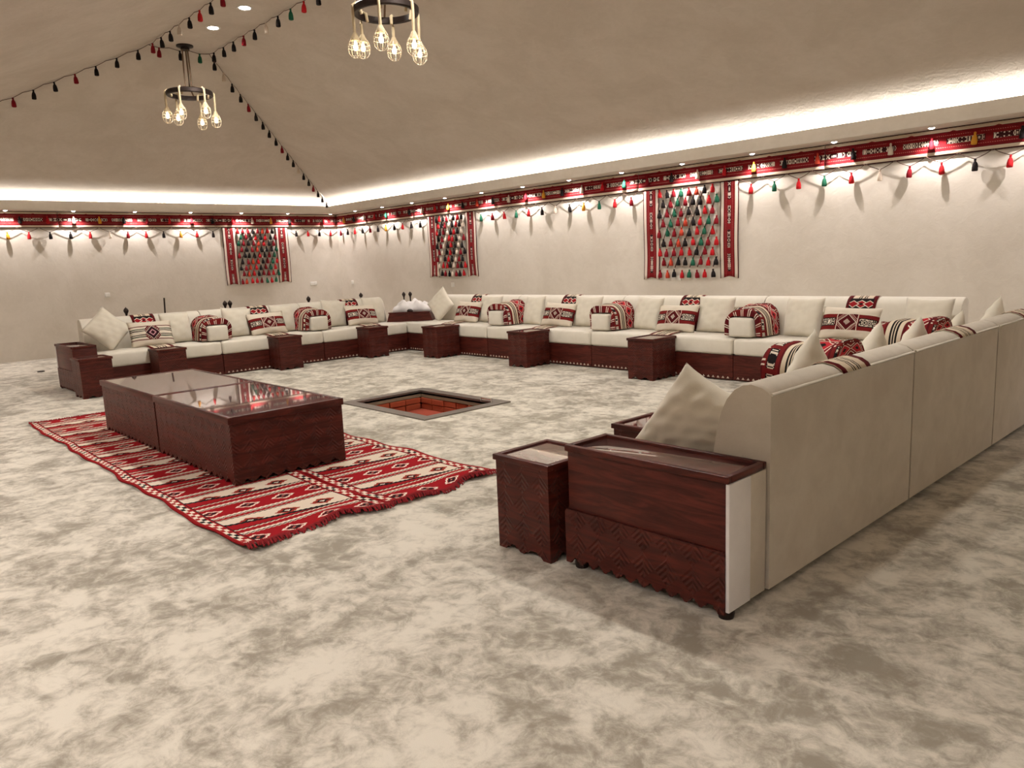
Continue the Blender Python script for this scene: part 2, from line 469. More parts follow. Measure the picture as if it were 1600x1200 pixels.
# ------------------------------------------------------------------ recessed lights
def downlight_meshes(r):
    bm = bmesh.new(); lathe(bm, [(r*.72, 0.004), (r*.72, -.004), (r, -.006), (r*1.04, 0.0)], 20)
    ring = finish(bm, 'trim_ring', 40)
    bm = bmesh.new(); lathe(bm, [(0, -.016), (r*.4, -.014), (r*.72, -.003), (r*.72, .003), (0, .003)], 16)
    return ring, finish(bm, 'lens')
RING_S, LENS_S = downlight_meshes(.045)
RING_L, LENS_L = downlight_meshes(.095)
def downlight(loc, big, label, group):
    e = empty('recessed_downlight', loc, 0, label, 'downlight', group)
    link('trim_ring', RING_L if big else RING_S, M_RING, e); link('lens', LENS_L if big else LENS_S, M_LENS, e)
    if big: spot((loc[0], loc[1], loc[2]-.03), DOWN_W, DOWN_COL, 165, .6, .14)
    else: spot((loc[0], loc[1], loc[2]-.03), SPOT_W, SPOT_COL, 128, .55, .014)
x = -15.13
while x < 3.0:
    downlight((x, 9.42, SOF-.001), False, 'small lit downlight in the soffit above the long red woven border', 'soffit downlights along the long wall'); x += 1.091
x = -15.13
while x < 2.6:
    downlight((x, Y0+.2, SOF-.001), False, 'small lit downlight in the soffit above the long wall without hangings', 'soffit downlights along the bare long wall'); x += 1.091
for k in range(9):
    downlight((-16.1, 9.35-1.08*k, SOF-.001), False, 'small lit downlight in the soffit above the short wall border', 'soffit downlights along the short wall')
for k in range(8):
    xx = (-10.41, -9.43, -8.43, -7.42, -5.42, -4.42, -3.42, -2.42)[k]
    downlight((xx, 4.51, ZP-.001), True, 'round bright downlight in the flat ceiling ridge between the lamp wheels', 'ridge downlights')

# ------------------------------------------------------------------ woven borders
def border(x0, x1, wall, label):
    L = x1-x0
    me = uvbox('woven_border_strip', L-.006, .305, .012, int(L*8), .006)
    if wall == 'back':
        o = link('woven_border_strip', me, M_BORDER, None, (x0, YR-.003, 2.408))
        tag(o, label, 'wall border', 'woven border strips on the long wall')
    else:
        o = link('woven_border_strip', me, M_BORDER, None, (XL+.003, x0, 2.408), PI/2)
        tag(o, label, 'wall border', 'woven border strips on the short wall')
    solid(o, .006, 1.0)
bx = [XL+.01, -13.17, -10.24, -7.31, -4.41, -1.48, 1.45, XR-.01]
for a, b, lb in zip(bx, bx[1:], ('red woven border strip on the long wall meeting the room corner', 'red woven border strip above the narrower hanging of the long wall',
        'red woven border strip between the two hangings of the long wall', 'red woven border strip above the wide hanging of the long wall',
        'red woven border strip next past the wide hanging towards the open end', 'red woven border strip second past the wide hanging towards the open end', 'short red woven border strip at the open end of the long wall')):
    border(a, b, 'back', lb)
by = [Y0+.01, .78, 3.72, 6.67, YR-.02]
for a, b, lb in zip(by, by[1:], ('short red woven border strip at the bare end of the short wall', 'red woven border strip two strips from the short-wall hanging',
        'red woven border strip ending just beside the short-wall hanging', 'red woven border strip above the short-wall hanging meeting the corner')):
    border(a, b, 'left', lb)

# ------------------------------------------------------------------ tassels and garlands
def tassel_mesh(L, R, seg=9):
    bm = bmesh.new()
    lathe(bm, [(0, 0), (.30*R, -.02*L), (.42*R, -.10*L), (.42*R, -.17*L), (.30*R, -.21*L), (.42*R, -.26*L), (.78*R, -.42*L), (.96*R, -.66*L), (R, -.95*L), (.8*R, -L), (0, -.985*L)], seg)
    return finish(bm, 'tassel', 50)
TM = {k: tassel_mesh(.135, .031) for k in TAS}
TH = {k: tassel_mesh(.122, .033, 8) for k in TAS}
for D in (TM, TH):
    for k in TAS: D[k].materials.append(TAS[k])
def garland(pts_fn, n, name, label, group, cols, cord=M_CORD, swag=.085, tilt=0.0, base=None):
    """pts_fn(t) -> anchor point for t in 0..n ; a tassel hangs at the bottom of every swag"""
    p0 = Vector(pts_fn(0))
    e = empty(name, p0, 0, label, 'garland', group)
    pts = []
    for k in range(n):
        a, b = Vector(pts_fn(k)), Vector(pts_fn(k+1)); mid = (a+b)/2 - Vector((0, 0, swag))
        pts += [a, a.lerp(mid, .35)+Vector((0, 0, -.10*swag)), a.lerp(mid, .75)+Vector((0, 0, -.06*swag)), mid, b.lerp(mid, .75)+Vector((0, 0, -.06*swag)), b.lerp(mid, .35)+Vector((0, 0, -.10*swag))]
    pts.append(Vector(pts_fn(n)))
    bm = bmesh.new(); tube(bm, [p-p0 for p in pts], .0045, 4)
    link('cord', finish(bm, 'cord', 60), cord, e)
    for k in range(n):
        a, b = Vector(pts_fn(k)), Vector(pts_fn(k+1)); mid = (a+b)/2 - Vector((0, 0, swag-.006)) - p0
        c = cols[k % len(cols)]
        o = link('tassel', TM[c], None, e, mid)
        o.rotation_euler = (random.uniform(-.06, .06), random.uniform(-.06, .06), random.uniform(0, 6))
    return e
def lin(a, b, n): 
    a, b = Vector(a), Vector(b)
    return lambda t: a.lerp(b, t/n)
GY = YR-.055
# long wall, colours listed from the open end towards the corner
colsR = ['black', 'red', 'black', 'red', 'crimson', 'white', 'red', 'green', 'red', 'green', 'red', 'red']
N = 24; garland(lin((-5.57+8.04, GY, 2.418), (-5.57, GY, 2.418), N), N, 'tassel_garland', 'tassel garland from the wide hanging to the open end of the long wall', None,
        (['red', 'green', 'black', 'white', 'gold', 'red', 'crimson', 'black', 'red', 'green', 'red', 'red'] + ['black', 'red', 'red', 'black', 'red', 'crimson', 'white', 'red', 'green', 'red', 'green', 'red'])[:24])
N = 12; garland(lin((-7.27, GY, 2.418), (-11.14, GY, 2.418), N), N, 'tassel_garland', 'tassel garland under the border between the two hangings of the long wall', None,
        ['crimson', 'red', 'green', 'gold', 'black', 'white', 'black', 'red', 'green', 'red', 'crimson', 'green'])
N = 11; garland(lin((-12.74, GY, 2.418), (-16.22, GY, 2.418), N), N, 'tassel_garland', 'tassel garland between the narrower long-wall hanging and the room corner', None,
        ['black', 'black', 'red', 'black', 'gold', 'black', 'crimson', 'black', 'red', 'black', 'crimson'])
GX = XL+.055
N = 4; garland(lin((GX, 9.55, 2.418), (GX, 8.36, 2.418), N), N, 'tassel_garland', 'short tassel garland between the room corner and the short-wall hanging', None, ['red', 'black', 'red', 'black'])
N = 20; garland(lin((GX, 6.76, 2.418), (GX, .0, 2.418), N), N, 'tassel_garland', 'tassel garland from the short-wall hanging along the bare part of that wall', None,
        ['black', 'red', 'gold', 'black', 'red', 'crimson', 'white', 'red', 'black', 'black', 'red', 'gold', 'crimson', 'black', 'red', 'green'])
# tassels that hang in front of the border itself
UY = YR-.062
N = 34; garland(lin((-1.2, UY, 2.665), (-16.1, UY, 2.665), N), N, 'border_tassel_garland', 'row of loose tassels hanging across the red border of the long wall', None,
        ['red', 'white', 'black', 'gold', 'crimson', 'white', 'black', 'orange', 'black', 'gold', 'red', 'white', 'black', 'crimson', 'green'], TAS['crimson'], .05)
N = 17; garland(lin((XL+.062, 9.45, 2.665), (XL+.062, 2.0, 2.665), N), N, 'border_tassel_garland', 'row of loose tassels hanging across the red border of the short wall', None,
        ['red', 'crimson', 'black', 'gold', 'white', 'red', 'black', 'crimson'], TAS['crimson'], .05)
# ceiling garlands on the hips and round the flat ridge, backlit darkness put into tassel colours
def hipline(c, p, n):
    a = Vector(c); b = Vector(p)
    return lambda t: a.lerp(b, t/n)-Vector((0, 0, .012))
P1 = (XL+APL, YR-APL, ZP); P2 = (XL+APL, Y0+APL, ZP)
dark = ['black', 'black', 'black', 'crimson', 'black', 'black', 'white', 'black', 'black', 'crimson', 'black']  # mostly black picks imitate tassels seen against the light
N = 19; garland(hipline((XL+.45, YR-.45, ZC+SLOPE*.45), P1, N), N, 'ceiling_garland', 'tassel garland coloured dark as if backlit, running down the ceiling hip to the sofa corner', None, dark, M_CORD, .02)
garland(hipline((XL+.45, Y0+.45, ZC+SLOPE*.45), P2, N), N, 'ceiling_garland', 'tassel garland coloured dark as if backlit, along the ceiling hip away from the sofa corner', None, ['black', 'crimson', 'black', 'black', 'black', 'crimson', 'black'], M_CORD, .02)
N = 3; garland(hipline(P2, P1, N), N, 'ceiling_garland', 'short tassel garland across the end of the flat ceiling ridge', None, ['crimson', 'black', 'green'], M_CORD, .02)
N = 20; garland(hipline(P1, (P1[0]+6.8, P1[1], ZP), N), N, 'ceiling_garland', 'tassel garland along the ridge edge towards the long wall', None, ['black', 'black', 'black', 'crimson', 'black', 'white', 'black', 'green', 'red'], M_CORD, .02)
garland(hipline(P2, (P2[0]+6.8, P2[1], ZP), N), N, 'ceiling_garland', 'tassel garland along the ridge edge opposite the long wall', None, ['crimson', 'black', 'black', 'white', 'black', 'red', 'black'], M_CORD, .02)

def hanging(loc, rotz, W, H, SW, label, diag, seed):
    """local x along the wall, y out of the wall is -y, z down from 0"""
    rnd = random.Random(seed)
    e = empty('tassel_wall_hanging', loc, rotz, label, 'wall hanging')
    for x0 in (0, W-SW):
        def fn(i, j, x0=x0):
            x = x0+i*SW; z = -j*H*(1.0+.012*math.cos((i-.5)*2*PI)*(-1 if j > .98 else 0))
            y = -.018-.012*math.sin(j*7+x0*3)*j
            return (x, y, z), (j*H, i)
        o = link('woven_strip', gridmesh('woven_strip', 8, 24, fn), M_STRIP, e); solid(o, .005, 0)
    IW = W-2*SW; nc = 8; dx = IW/nc; nr = 8; dz = (H-.17)/nr
    bm = bmesh.new(); bl = bmesh.new()
    y = -.055
    def P(i, r): return Vector((SW+dx*(i+.5)+(dx*.5 if r % 2 else 0)-dx*.25, y, -.015-r*dz))
    top = H-.16
    # long slanting cords
    for k in range(-6, nc+2):
        a = None; pts = []
        for r in range(0, nr+1):
            xx = SW+dx*(k+.25)+dx*.5*(nr-r)*1.0
            if SW+.01 < xx < W-SW-.01: pts.append(Vector((xx, y+.012, -.015-r*dz-.0)))
        if len(pts) > 1: tube(bm if k % 3 else bl, pts, .010, 4)
    for r in range(nr+1):   # fine cross netting
        for i in range(nc):
            a = P(i, r)
            if r < nr:
                b = P(i, r+1) if r % 2 else P(i, r+1)
                for bb in (Vector((a.x+dx*.5, y+.008, a.z-dz)), Vector((a.x-dx*.5, y+.008, a.z-dz))):
                    if SW < bb.x < W-SW: tube(bl, [a+Vector((0, .01, 0)), bb], .004, 3)
    link('dark_net_cord', finish(bm, 'dark_net_cord'), M_CORD, e); link('pale_net_cord', finish(bl, 'pale_net_cord'), M_LCORD, e)
    for r in range(nr+1):
        for i in range(nc):
            p = P(i, r)
            if not (SW+.02 < p.x < W-SW-.02): continue
            if r == nr: p.z -= .03
            c = diag[int(math.floor(i + (r+1)//2 + .01)) % len(diag)]
            if rnd.random() < .12: c = rnd.choice(['red', 'crimson', 'black'])
            o = link('tassel', TH[c], None, e, p+Vector((rnd.uniform(-.008, .008), 0, rnd.uniform(-.01, .01))))
            o.rotation_euler = (rnd.uniform(-.08, .05), rnd.uniform(-.1, .1), rnd.uniform(0, 6))
    return e
hanging((-7.228, YR, 2.41), 0, 1.62, 1.32, .29, 'wide red tassel hanging on the long wall above a double socket plate', ['red', 'black', 'crimson', 'green', 'crimson', 'orange', 'black', 'red', 'green', 'crimson'], 1)
hanging((-12.70, YR, 2.41), 0, 1.52, 1.22, .31, 'tassel hanging with a pale slanting stripe on the long wall near the room corner', ['black', 'red', 'black', 'crimson', 'white', 'black', 'red', 'black', 'white', 'crimson'], 2)
hanging((XL, 6.80, 2.41), PI/2, 1.52, 1.22, .30, 'tassel hanging in dark red and black on the short wall', ['red', 'green', 'crimson', 'black', 'crimson', 'orange', 'red', 'black', 'crimson', 'green'], 3)

# ------------------------------------------------------------------ socket plates
def plate(loc, rotz, w_, h_, n, label):
    e = empty('socket_plate', loc, rotz, label, 'socket')
    link('cover', boxmesh('cover', (-w_/2, w_/2, -.012, .002, -h_/2, h_/2, .004), smooth=40), M_PLATE, e)
    for k in range(n):
        c = (k-(n-1)/2)*w_/n
        link('rocker', boxmesh('rocker', (c-w_/n*.36, c+w_/n*.36, -.016, -.010, -h_*.33, h_*.33, .003)), M_PLATE, e)
plate((XL, 4.404, 1.118), PI/2, .09, .09, 1, 'single white switch plate on the bare end of the short wall')
plate((XL, 8.874, 1.114), PI/2, .17, .09, 2, 'double white socket plate on the short wall beside the corner')
plate((-15.79, YR, 1.103), 0, .09, .09, 1, 'single white switch plate on the long wall beside the corner')
plate((-6.648, YR, 1.088), 0, .18, .075, 2, 'double white socket plate under the wide tassel hanging')
plate((-12.0, YR, 1.02), 0, .09, .09, 1, 'single white socket plate under the narrower hanging of the long wall')

# ------------------------------------------------------------------ chandeliers
def chandelier(x, y, drop, label, seed):
    rnd = random.Random(seed)
    e = empty('rope_wheel_chandelier', (x, y, ZP), 0, label, 'chandelier')
    bm = bmesh.new(); lathe(bm, [(0, 0), (.115, 0), (.115, -.018), (.06, -.03), (.06, -.06), (0, -.06)], 20)
    link('ceiling_plate', finish(bm, 'ceiling_plate', 40), M_BLACKMETAL, e)
    R = .305; zr = -drop
    bm = bmesh.new()
    lathe(bm, [(R, zr+.036), (R+.012, zr+.024), (R+.012, zr-.02), (R, zr-.032), (R-.03, zr-.028), (R-.03, zr+.028), (R, zr+.032)], 40)
    link('wooden_wheel', finish(bm, 'wooden_wheel', 40), M_BLACKMETAL, e)
    for k in range(3):          # rope suspension
        a = 2*PI*k/3+.5
        bm = bmesh.new()
        tube(bm, [(.04*math.cos(a), .04*math.sin(a), -.05), (.05*math.cos(a), .05*math.sin(a), zr*.55), (.045*math.cos(a), .045*math.sin(a), zr+.10), (R*.98*math.cos(a), R*.98*math.sin(a), zr+.03)], .011, 7)
        link('suspension_rope', finish(bm, 'suspension_rope', 60), M_DROPE, e)
    for k in range(6):
        a = 2*PI*k/6+.25; ca, sa = math.cos(a), math.sin(a)
        L = .24+rnd.uniform(-.05, .05); zb = zr-L; rx = R+.02
        g = link('pendant_rope', None_mesh_rope(ca, sa, R, zr, zb), M_ROPE, e)
        bx_, by_ = rx*ca, rx*sa
        bm = bmesh.new(); lathe(bm, [(0, zb+.045), (.02, zb+.045), (.03, zb+.02), (.048, zb-.01), (.046, zb-.025), (.02, zb-.028), (0, zb-.028)], 10, (bx_, by_, 0))
        link('socket_cup', finish(bm, 'socket_cup', 40), M_ROPE, g)
        bm = bmesh.new(); lathe(bm, [(0, zb-.022), (.010, zb-.025), (.012, zb-.045), (.021, zb-.07), (.024, zb-.085), (.019, zb-.103), (.008, zb-.112), (0, zb-.113)], 10, (bx_, by_, 0))
        link('bulb', finish(bm, 'bulb', 60), M_BULB, g)
        bm = bmesh.new()
        for q in range(8):
            b = 2*PI*q/8; cb, sb = math.cos(b), math.sin(b)
            tube(bm, [(bx_+cb*r_, by_+sb*r_, zb+z_) for r_, z_ in ((.042, -.005), (.064, -.045), (.072, -.09), (.064, -.14), (.036, -.172))], .0036, 3)
        for r_, z_ in ((.072, -.09), (.066, -.05), (.036, -.172)):
            tube(bm, [(bx_+r_*math.cos(2*PI*q/14), by_+r_*math.sin(2*PI*q/14), zb+z_) for q in range(14)], .0032, 3, True)
        link('wire_cage', finish(bm, 'wire_cage'), M_CAGE, g)
    return e
def None_mesh_rope(ca, sa, R, zr, zb):
    bm = bmesh.new()
    pts = [((R-.06)*ca, (R-.06)*sa, zr-.05), ((R-.045)*ca, (R-.045)*sa, zr+.03), ((R-.01)*ca, (R-.01)*sa, zr+.046), ((R+.022)*ca, (R+.022)*sa, zr+.02), ((R+.026)*ca, (R+.026)*sa, zr-.05), ((R+.02)*ca, (R+.02)*sa, zb+.02)]
    tube(bm, pts, .015, 7)
    return finish(bm, 'pendant_rope', 60)
chandelier(-11.42, 4.505, .66, 'wheel chandelier with caged bulbs at the sofa-corner end of the ridge', 1)
chandelier(-6.42, 4.505, .80, 'wheel chandelier with caged bulbs over the middle of the hall', 2)
chandelier(-1.42, 4.505, .80, 'wheel chandelier with caged bulbs at the open end of the ridge', 3)

# ------------------------------------------------------------------ fire pit
def firepit():
    e = empty('fire_pit', ((PX0+PX1)/2, (PY0+PY1)/2, 0), 0, 'sunken square fire pit with grey metal rim and red brick lining', 'fire pit')
    hx, hy = (PX1-PX0)/2, (PY1-PY0)/2; f = .125; D = .205
    for poly in ([(-hx, -hy), (hx, -hy), (hx-f, -hy+f), (-hx+f, -hy+f)], [(hx, -hy), (hx, hy), (hx-f, hy-f), (hx-f, -hy+f)],
                 [(hx, hy), (-hx, hy), (-hx+f, hy-f), (hx-f, hy-f)], [(-hx, hy), (-hx, -hy), (-hx+f, -hy+f), (-hx+f, hy-f)]):
        bm = bmesh.new(); prism(bm, poly, 'z', -.03, .012); link('rim_plate', finish(bm, 'rim_plate'), M_STEEL, e)
    ix, iy = hx-f, hy-f
    for b in ((-ix-.03, ix+.03, -iy-.03, -iy, -.065, -.01), (-ix-.03, ix+.03, iy, iy+.03, -.065, -.01), (-ix-.03, -ix, -iy, iy, -.065, -.01), (ix, ix+.03, -iy, iy, -.065, -.01)):
        link('liner_panel', boxmesh('liner_panel', b), M_LINER, e)
    link('pit_bed', boxmesh('pit_bed', (-ix-.1, ix+.1, -iy-.1, iy+.1, -D-.05, -D)), M_EMBER, e)
    bk = boxmesh('brick', (0, .205, -.03, .03, 0, .062, .006)); bk.materials.append(M_BRICK)
    for row in range(2):
        z = -D+.002+row*.069
        for wall in range(4):
            L = 2*(ix if wall % 2 == 0 else iy); n = int(math.ceil(L/.217))
            step = L/n
            for k in range(n):
                s = -L/2+k*step+.004
                o = link('brick', bk, None, e)
                o.scale.x = (step-.01)/.205
                off = random.uniform(-.006, .006)
                if wall == 0: o.location = (s, -iy-.03+off, z)
                elif wall == 1: o.location = (ix+.03+off, s, z); o.rotation_euler.z = PI/2
                elif wall == 2: o.location = (s, iy+.03+off, z)
                else: o.location = (-ix-.03+off, s, z); o.rotation_euler.z = PI/2
    bm = bmesh.new()
    for q in range(26):
        a, r = random.uniform(0, 6.28), random.uniform(0, 1)
        c = (math.cos(a)*r*ix*.85, math.sin(a)*r*iy*.85); s = random.uniform(.02, .045)
        lathe(bm, [(0, .0), (s, .0), (s*.8, s*.5), (0, s*.7)], 6, (c[0], c[1], -D))
    link('ember_lumps', finish(bm, 'ember_lumps'), M_EMBER, e)
    bm = bmesh.new(); tube(bm, [(hx-.28, hy-.16, .01), (hx-.28, hy-.16, .045), (hx-.12, hy-.16, .045), (hx-.12, hy-.16, .01)], .009, 6)
    link('handle', finish(bm, 'handle', 50), M_CHROME, e)
firepit()

# ------------------------------------------------------------------ rugs
def rug(y0, y1, seed, label):
    x0, x1 = -8.93, -3.80; L, Wd = x1-x0, y1-y0; rnd = random.Random(seed); ph = rnd.uniform(0, 6)
    mt = mat_rug(Wd)
    def fn(i, j):
        x = i*L; v = j*Wd
        edge = abs(j-.5)*2; e4 = edge**6
        yy = v + .012*math.sin(x*5.1+ph)*e4 + .008*math.sin(x*13+ph*2)*e4
        endw = max(0, (i-.95)/.05)
        xx = x + endw*(.04*math.sin(v*7+ph)+.02*math.sin(v*17))
        z = .010 + .006*e4*(1+math.sin(x*9.5+ph)) + endw*.014*(1+math.sin(v*11+ph)) + (.02*math.exp(-((v-Wd*.93)/.09)**2)*endw if seed == 1 else 0)
        return (xx, yy, z), (x, v)
    o = link('kilim_rug', gridmesh('kilim_rug', 220, 30, fn), mt, None, (x0, y0, 0)); solid(o, .008, -1)
    tag(o, label, 'rug')
    bm = bmesh.new()
    for end in (0.0, 1.0):
        n = int(Wd/.011)
        for k in range(n):
            v = (k+.5)/n; (px, py, pz), _ = fn(end, v); s = 1 if end else -1
            l = rnd.uniform(.025, .055); dy = rnd.uniform(-.012, .012)
            tube(bm, [(px-s*.015, py, pz), (px+s*l*.5, py+dy*.5, pz+.004), (px+s*l, py+dy, max(.006, pz-.014))], .006, 4)
    fr = link('fringe', finish(bm, 'fringe', 60), M_REDFRINGE, o); tag(fr, None, None, None, 'stuff')
rug(1.51, 2.44, 1, 'red and cream kilim rug on the coffee table side away from the fire pit')
rug(2.43, 3.33, 2, 'red and cream kilim rug on the coffee table side nearer the fire pit')

# ------------------------------------------------------------------ dark wood boxes
def teeth(L, pitch, depth, flat=.35, foot=.06):
    """saw-tooth lower edge from x=0 to L: list of (x, z) left to right, z=0 at the tips"""
    n = max(1, round((L-2*foot)/pitch)); p = (L-2*foot)/n
    pts = [(0, 0), (foot*.8, 0), (foot, depth*.5), (foot+.0, depth)] if False else [(0, 0), (foot, 0), (foot, depth*.45)]
    for k in range(n):
        a = foot+k*p
        pts += [(a+p*.18, depth), (a+p*.5-p*.12, depth), (a+p*.5-p*.12, depth*.45), (a+p*.5+p*.12, depth*.45) , (a+p*.5+p*.12, depth), (a+p*.82, depth)]
    pts += [(L-foot, depth*.45), (L-foot, 0), (L, 0)]
    return pts
def zteeth(L, pitch, depth, foot):
    n = max(1, round((L-2*foot)/pitch)); p = (L-2*foot)/n
    pts = [(0, 0), (foot, 0)]
    for k in range(n):
        a = foot+k*p
        pts += [(a+p*.12, depth*.55), (a+p*.22, depth*.55), (a+p*.32, depth), (a+p*.5, depth), (a+p*.58, depth*.55), (a+p*.68, depth*.55), (a+p*.80, depth*.10), (a+p*.98, depth*.10)] if k < n-1 else \
               [(a+p*.12, depth*.55), (a+p*.22, depth*.55), (a+p*.32, depth), (a+p*.68, depth), (a+p*.78, depth*.55), (a+p*.88, depth*.55)]
    pts += [(L-foot, 0), (L, 0)]
    return pts
def panel(bm, L, z1, pitch, depth, foot, axis, pos, th, flip=False):
    pts = zteeth(L, pitch, depth, foot)
    poly = [(p[0]-L/2, p[1]) for p in pts]+[(L/2, z1), (-L/2, z1)]
    prism(bm, poly, axis, pos, pos+th)
def wood_box(e, lx, ly, h, pitch=.12, depth=.035, foot=.045, over=.012, lid=.035, rim=True, carved=M_CARVED, tray=.018):
    """box table centred at e: panels with cut lower edges, and a framed glossy lid"""
    th = .02; hx, hy = lx/2-over, ly/2-over; zt = h-lid
    for nm, ax, L, pos in (('side_panel', 'y', 2*hx, -hy), ('side_panel', 'y', 2*hx, hy-th), ('side_panel', 'x', 2*hy-2*th+.001, -hx), ('side_panel', 'x', 2*hy-2*th+.001, hx-th)):
        bm = bmesh.new(); panel(bm, L, zt, pitch, depth, foot if ax == 'y' else foot-th, ax, pos, th)
        link(nm, finish(bm, nm), carved, e)
    rw = .032
    bm = bmesh.new()
    addbox(bm, -lx/2, lx/2, -ly/2, -ly/2+rw, zt, h, .004); addbox(bm, -lx/2, lx/2, ly/2-rw, ly/2, zt, h, .004)
    addbox(bm, -lx/2, -lx/2+rw, -ly/2+rw, ly/2-rw, zt, h, .004); addbox(bm, lx/2-rw, lx/2, -ly/2+rw, ly/2-rw, zt, h, .004)
    link('lid_frame', finish(bm, 'lid_frame', 40), M_WOOD, e)
    link('polished_top', boxmesh('polished_top', (-lx/2+rw-.002, lx/2-rw+.002, -ly/2+rw-.002, ly/2-rw+.002, zt+.001, h-tray)), M_GLOSS, e)
    return e
# coffee tables: two units end to end
for x0, x1, lb in ((-7.925, -6.442, 'low dark wood coffee table unit at the end towards the single-hanging wall'), (-6.436, -4.945, 'low dark wood coffee table unit at the end towards the open hall')):
    e = empty('coffee_table', ((x0+x1)/2, 2.415, .013), 0, lb, 'coffee table', 'coffee table units on the kilim rugs')
    wood_box(e, x1-x0, .885, .476, .10, .03, .05, .012, .05, True, M_CARVED, .003)
def side_table(x, y, rz, lx, ly, h, label):
    e = empty('side_table', (x, y, 0), rz, label, 'side table', 'dark wood side tables')
    wood_box(e, lx, ly, h, .11, .032, .05, .012, .03, True, M_CARVED, .008)
    return e
# in front of the long-wall sofa
for k, (cx, nm) in enumerate(((-9.47, 'first'), (-7.49, 'second'), (-5.40, 'third'), (-3.33, 'fourth'))):
    side_table(cx, 7.06+.235, 0, .385, .47, .49, 'dark wood side table before the %s long-wall sofa section counted from the corner table' % nm)
# in front of the short-wall sofa
for cy, nm in ((3.49, 'first'), (5.18, 'second'), (6.71, 'third')):
    side_table(-10.34-.185, cy, 0, .37, .385, .49, 'dark wood side table before the %s short-wall sofa section counted from its end console' % nm)
side_table(-10.2-.19, 2.53, 0, .39, .39, .49, 'dark wood side table against the end console of the short-wall sofa')
# in front of the freestanding sofa
side_table(-2.61, 2.643, 0, .39, .40, .49, 'dark wood side table beside the end console of the freestanding sofa')
side_table(-2.585, 3.54, 0, .37, .40, .49, 'dark wood side table half hidden behind the big cushion of the freestanding sofa')
side_table(-2.585, 5.15, 0, .37, .40, .49, 'dark wood side table before the middle section of the freestanding sofa')

# ------------------------------------------------------------------ end consoles
def console(loc, rotz, L, Wd, h, label, mirror=False):
    """local x along the length (front at x=0, back at x=L), y 0..Wd with y=0 the outer face"""
    e = empty('end_console', loc, rotz, label, 'console')
    s = -1 if mirror else 1
    def Y(a, b): return (a, b) if s > 0 else (-b, -a)
    def bxm(nm, x0, x1, ya, yb, z0, z1, mat, bev=.004):
        ya, yb = Y(ya, yb); return link(nm, boxmesh(nm, (x0, x1, ya, yb, z0, z1, bev), smooth=40), mat, e)
    bxm('body', .0, L-.012, .014, Wd, .06, h-.02, M_WOOD)
    # lower carved drawer front, proud of the body, with a cut lower edge
    bm = bmesh.new()
    pts = zteeth(L+.0, .075, .03, .03); poly = [(p[0]-.014, p[1]+.022) for p in pts]+[(L-.014, .27), (L-.022, .285), (-.006, .285), (-.014, .27)]
    ya, yb = Y(0.0, .014); prism(bm, poly, 'y', ya, yb); link('carved_panel', finish(bm, 'carved_panel'), M_CARVED, e)
    bm = bmesh.new(); poly = [(p[0], p[1]+.022) for p in zteeth(Wd-.014, .075, .03, .03)]+[(Wd-.014, .28), (0, .28)]
    if s > 0: poly = [(p[0]+.014, p[1]) for p in poly]
    else: poly = [(-p[0]-.014, p[1]) for p in poly]
    prism(bm, poly, 'x', -.014, .0); link('carved_panel', finish(bm, 'carved_panel'), M_CARVED, e)
    bm = bmesh.new(); r = .026
    for b in ((-.006, L, 0, r), (-.006, L, Wd-r, Wd), ):
        y0, y1 = Y(b[2], b[3]); addbox(bm, b[0], b[1], y0, y1, h-.03, h, .004)
    for b in ((-.006, r, r, Wd-r), (L-r, L, r, Wd-r)):
        y0, y1 = Y(b[2], b[3]); addbox(bm, b[0], b[1], y0, y1, h-.03, h, .004)
    link('tray_rim', finish(bm, 'tray_rim', 40), M_WOOD, e)
    bxm('polished_tray', r-.004, L-r+.004, r-.004, Wd-r+.004, h-.03, h-.014, M_GLOSS, .001)
    bxm('rear_panel', L-.014, L+.003, .006, .17, .035, h-.032, M_CLOTH, .003)
    bxm('rear_return', L-.014, L-.001, .171, Wd, .035, h-.032, M_SHADEFAB, .003)
    for fx in (.05, L-.03):
        bm = bmesh.new(); yy = .04*s
        lathe(bm, [(0, 0), (.03, 0), (.034, .02), (.03, .06), (0, .06)], 14, (fx, yy, 0))
        link('foot', finish(bm, 'foot', 40), M_BLACKMETAL, e)
    return e
console((-2.345, 2.494, 0), 0, .85, .296, .595, 'tall dark wood end console with tray top closing the freestanding sofa')
console((-10.76, 2.40, 0), PI, .84, .30, .605, 'tall dark wood end console with tray top closing the short-wall sofa', True)

# ------------------------------------------------------------------ sofas
DEP = .88
PROF = [(DEP, .035), (DEP, .30), (DEP, .60), (DEP, .865), (DEP-.012, .882), (DEP-.04, .899), (DEP-.09, .91), (DEP-.13, .902), (DEP-.17, .878), (DEP-.205, .835), (DEP-.23, .78), (DEP-.252, .70), (DEP-.268, .60), (DEP-.28, .50), (DEP-.28, .40), (DEP-.28, .30), (DEP-.05, .29), (DEP-.05, .035)]
def back_mesh(Wd):
    bm = bmesh.new(); rings = []
    cx, cz = DEP-.12, .5
    for x, k in ((.003, .985), (.010, .996), (.022, 1.0), (Wd-.022, 1.0), (Wd-.010, .996), (Wd-.003, .985)):
        rings.append([bm.verts.new((x, cx+(y-cx)*k if z > .3 else y, cz+(z-cz)*k if z > .3 else z)) for y, z in PROF])
    n = len(PROF)
    for A, B in zip(rings, rings[1:]):
        for i in range(n): bm.faces.new((A[i], A[(i+1) % n], B[(i+1) % n], B[i]))
    bm.faces.new(rings[0]); bm.faces.new(rings[-1][::-1])
    return finish(bm, 'backrest', 50)
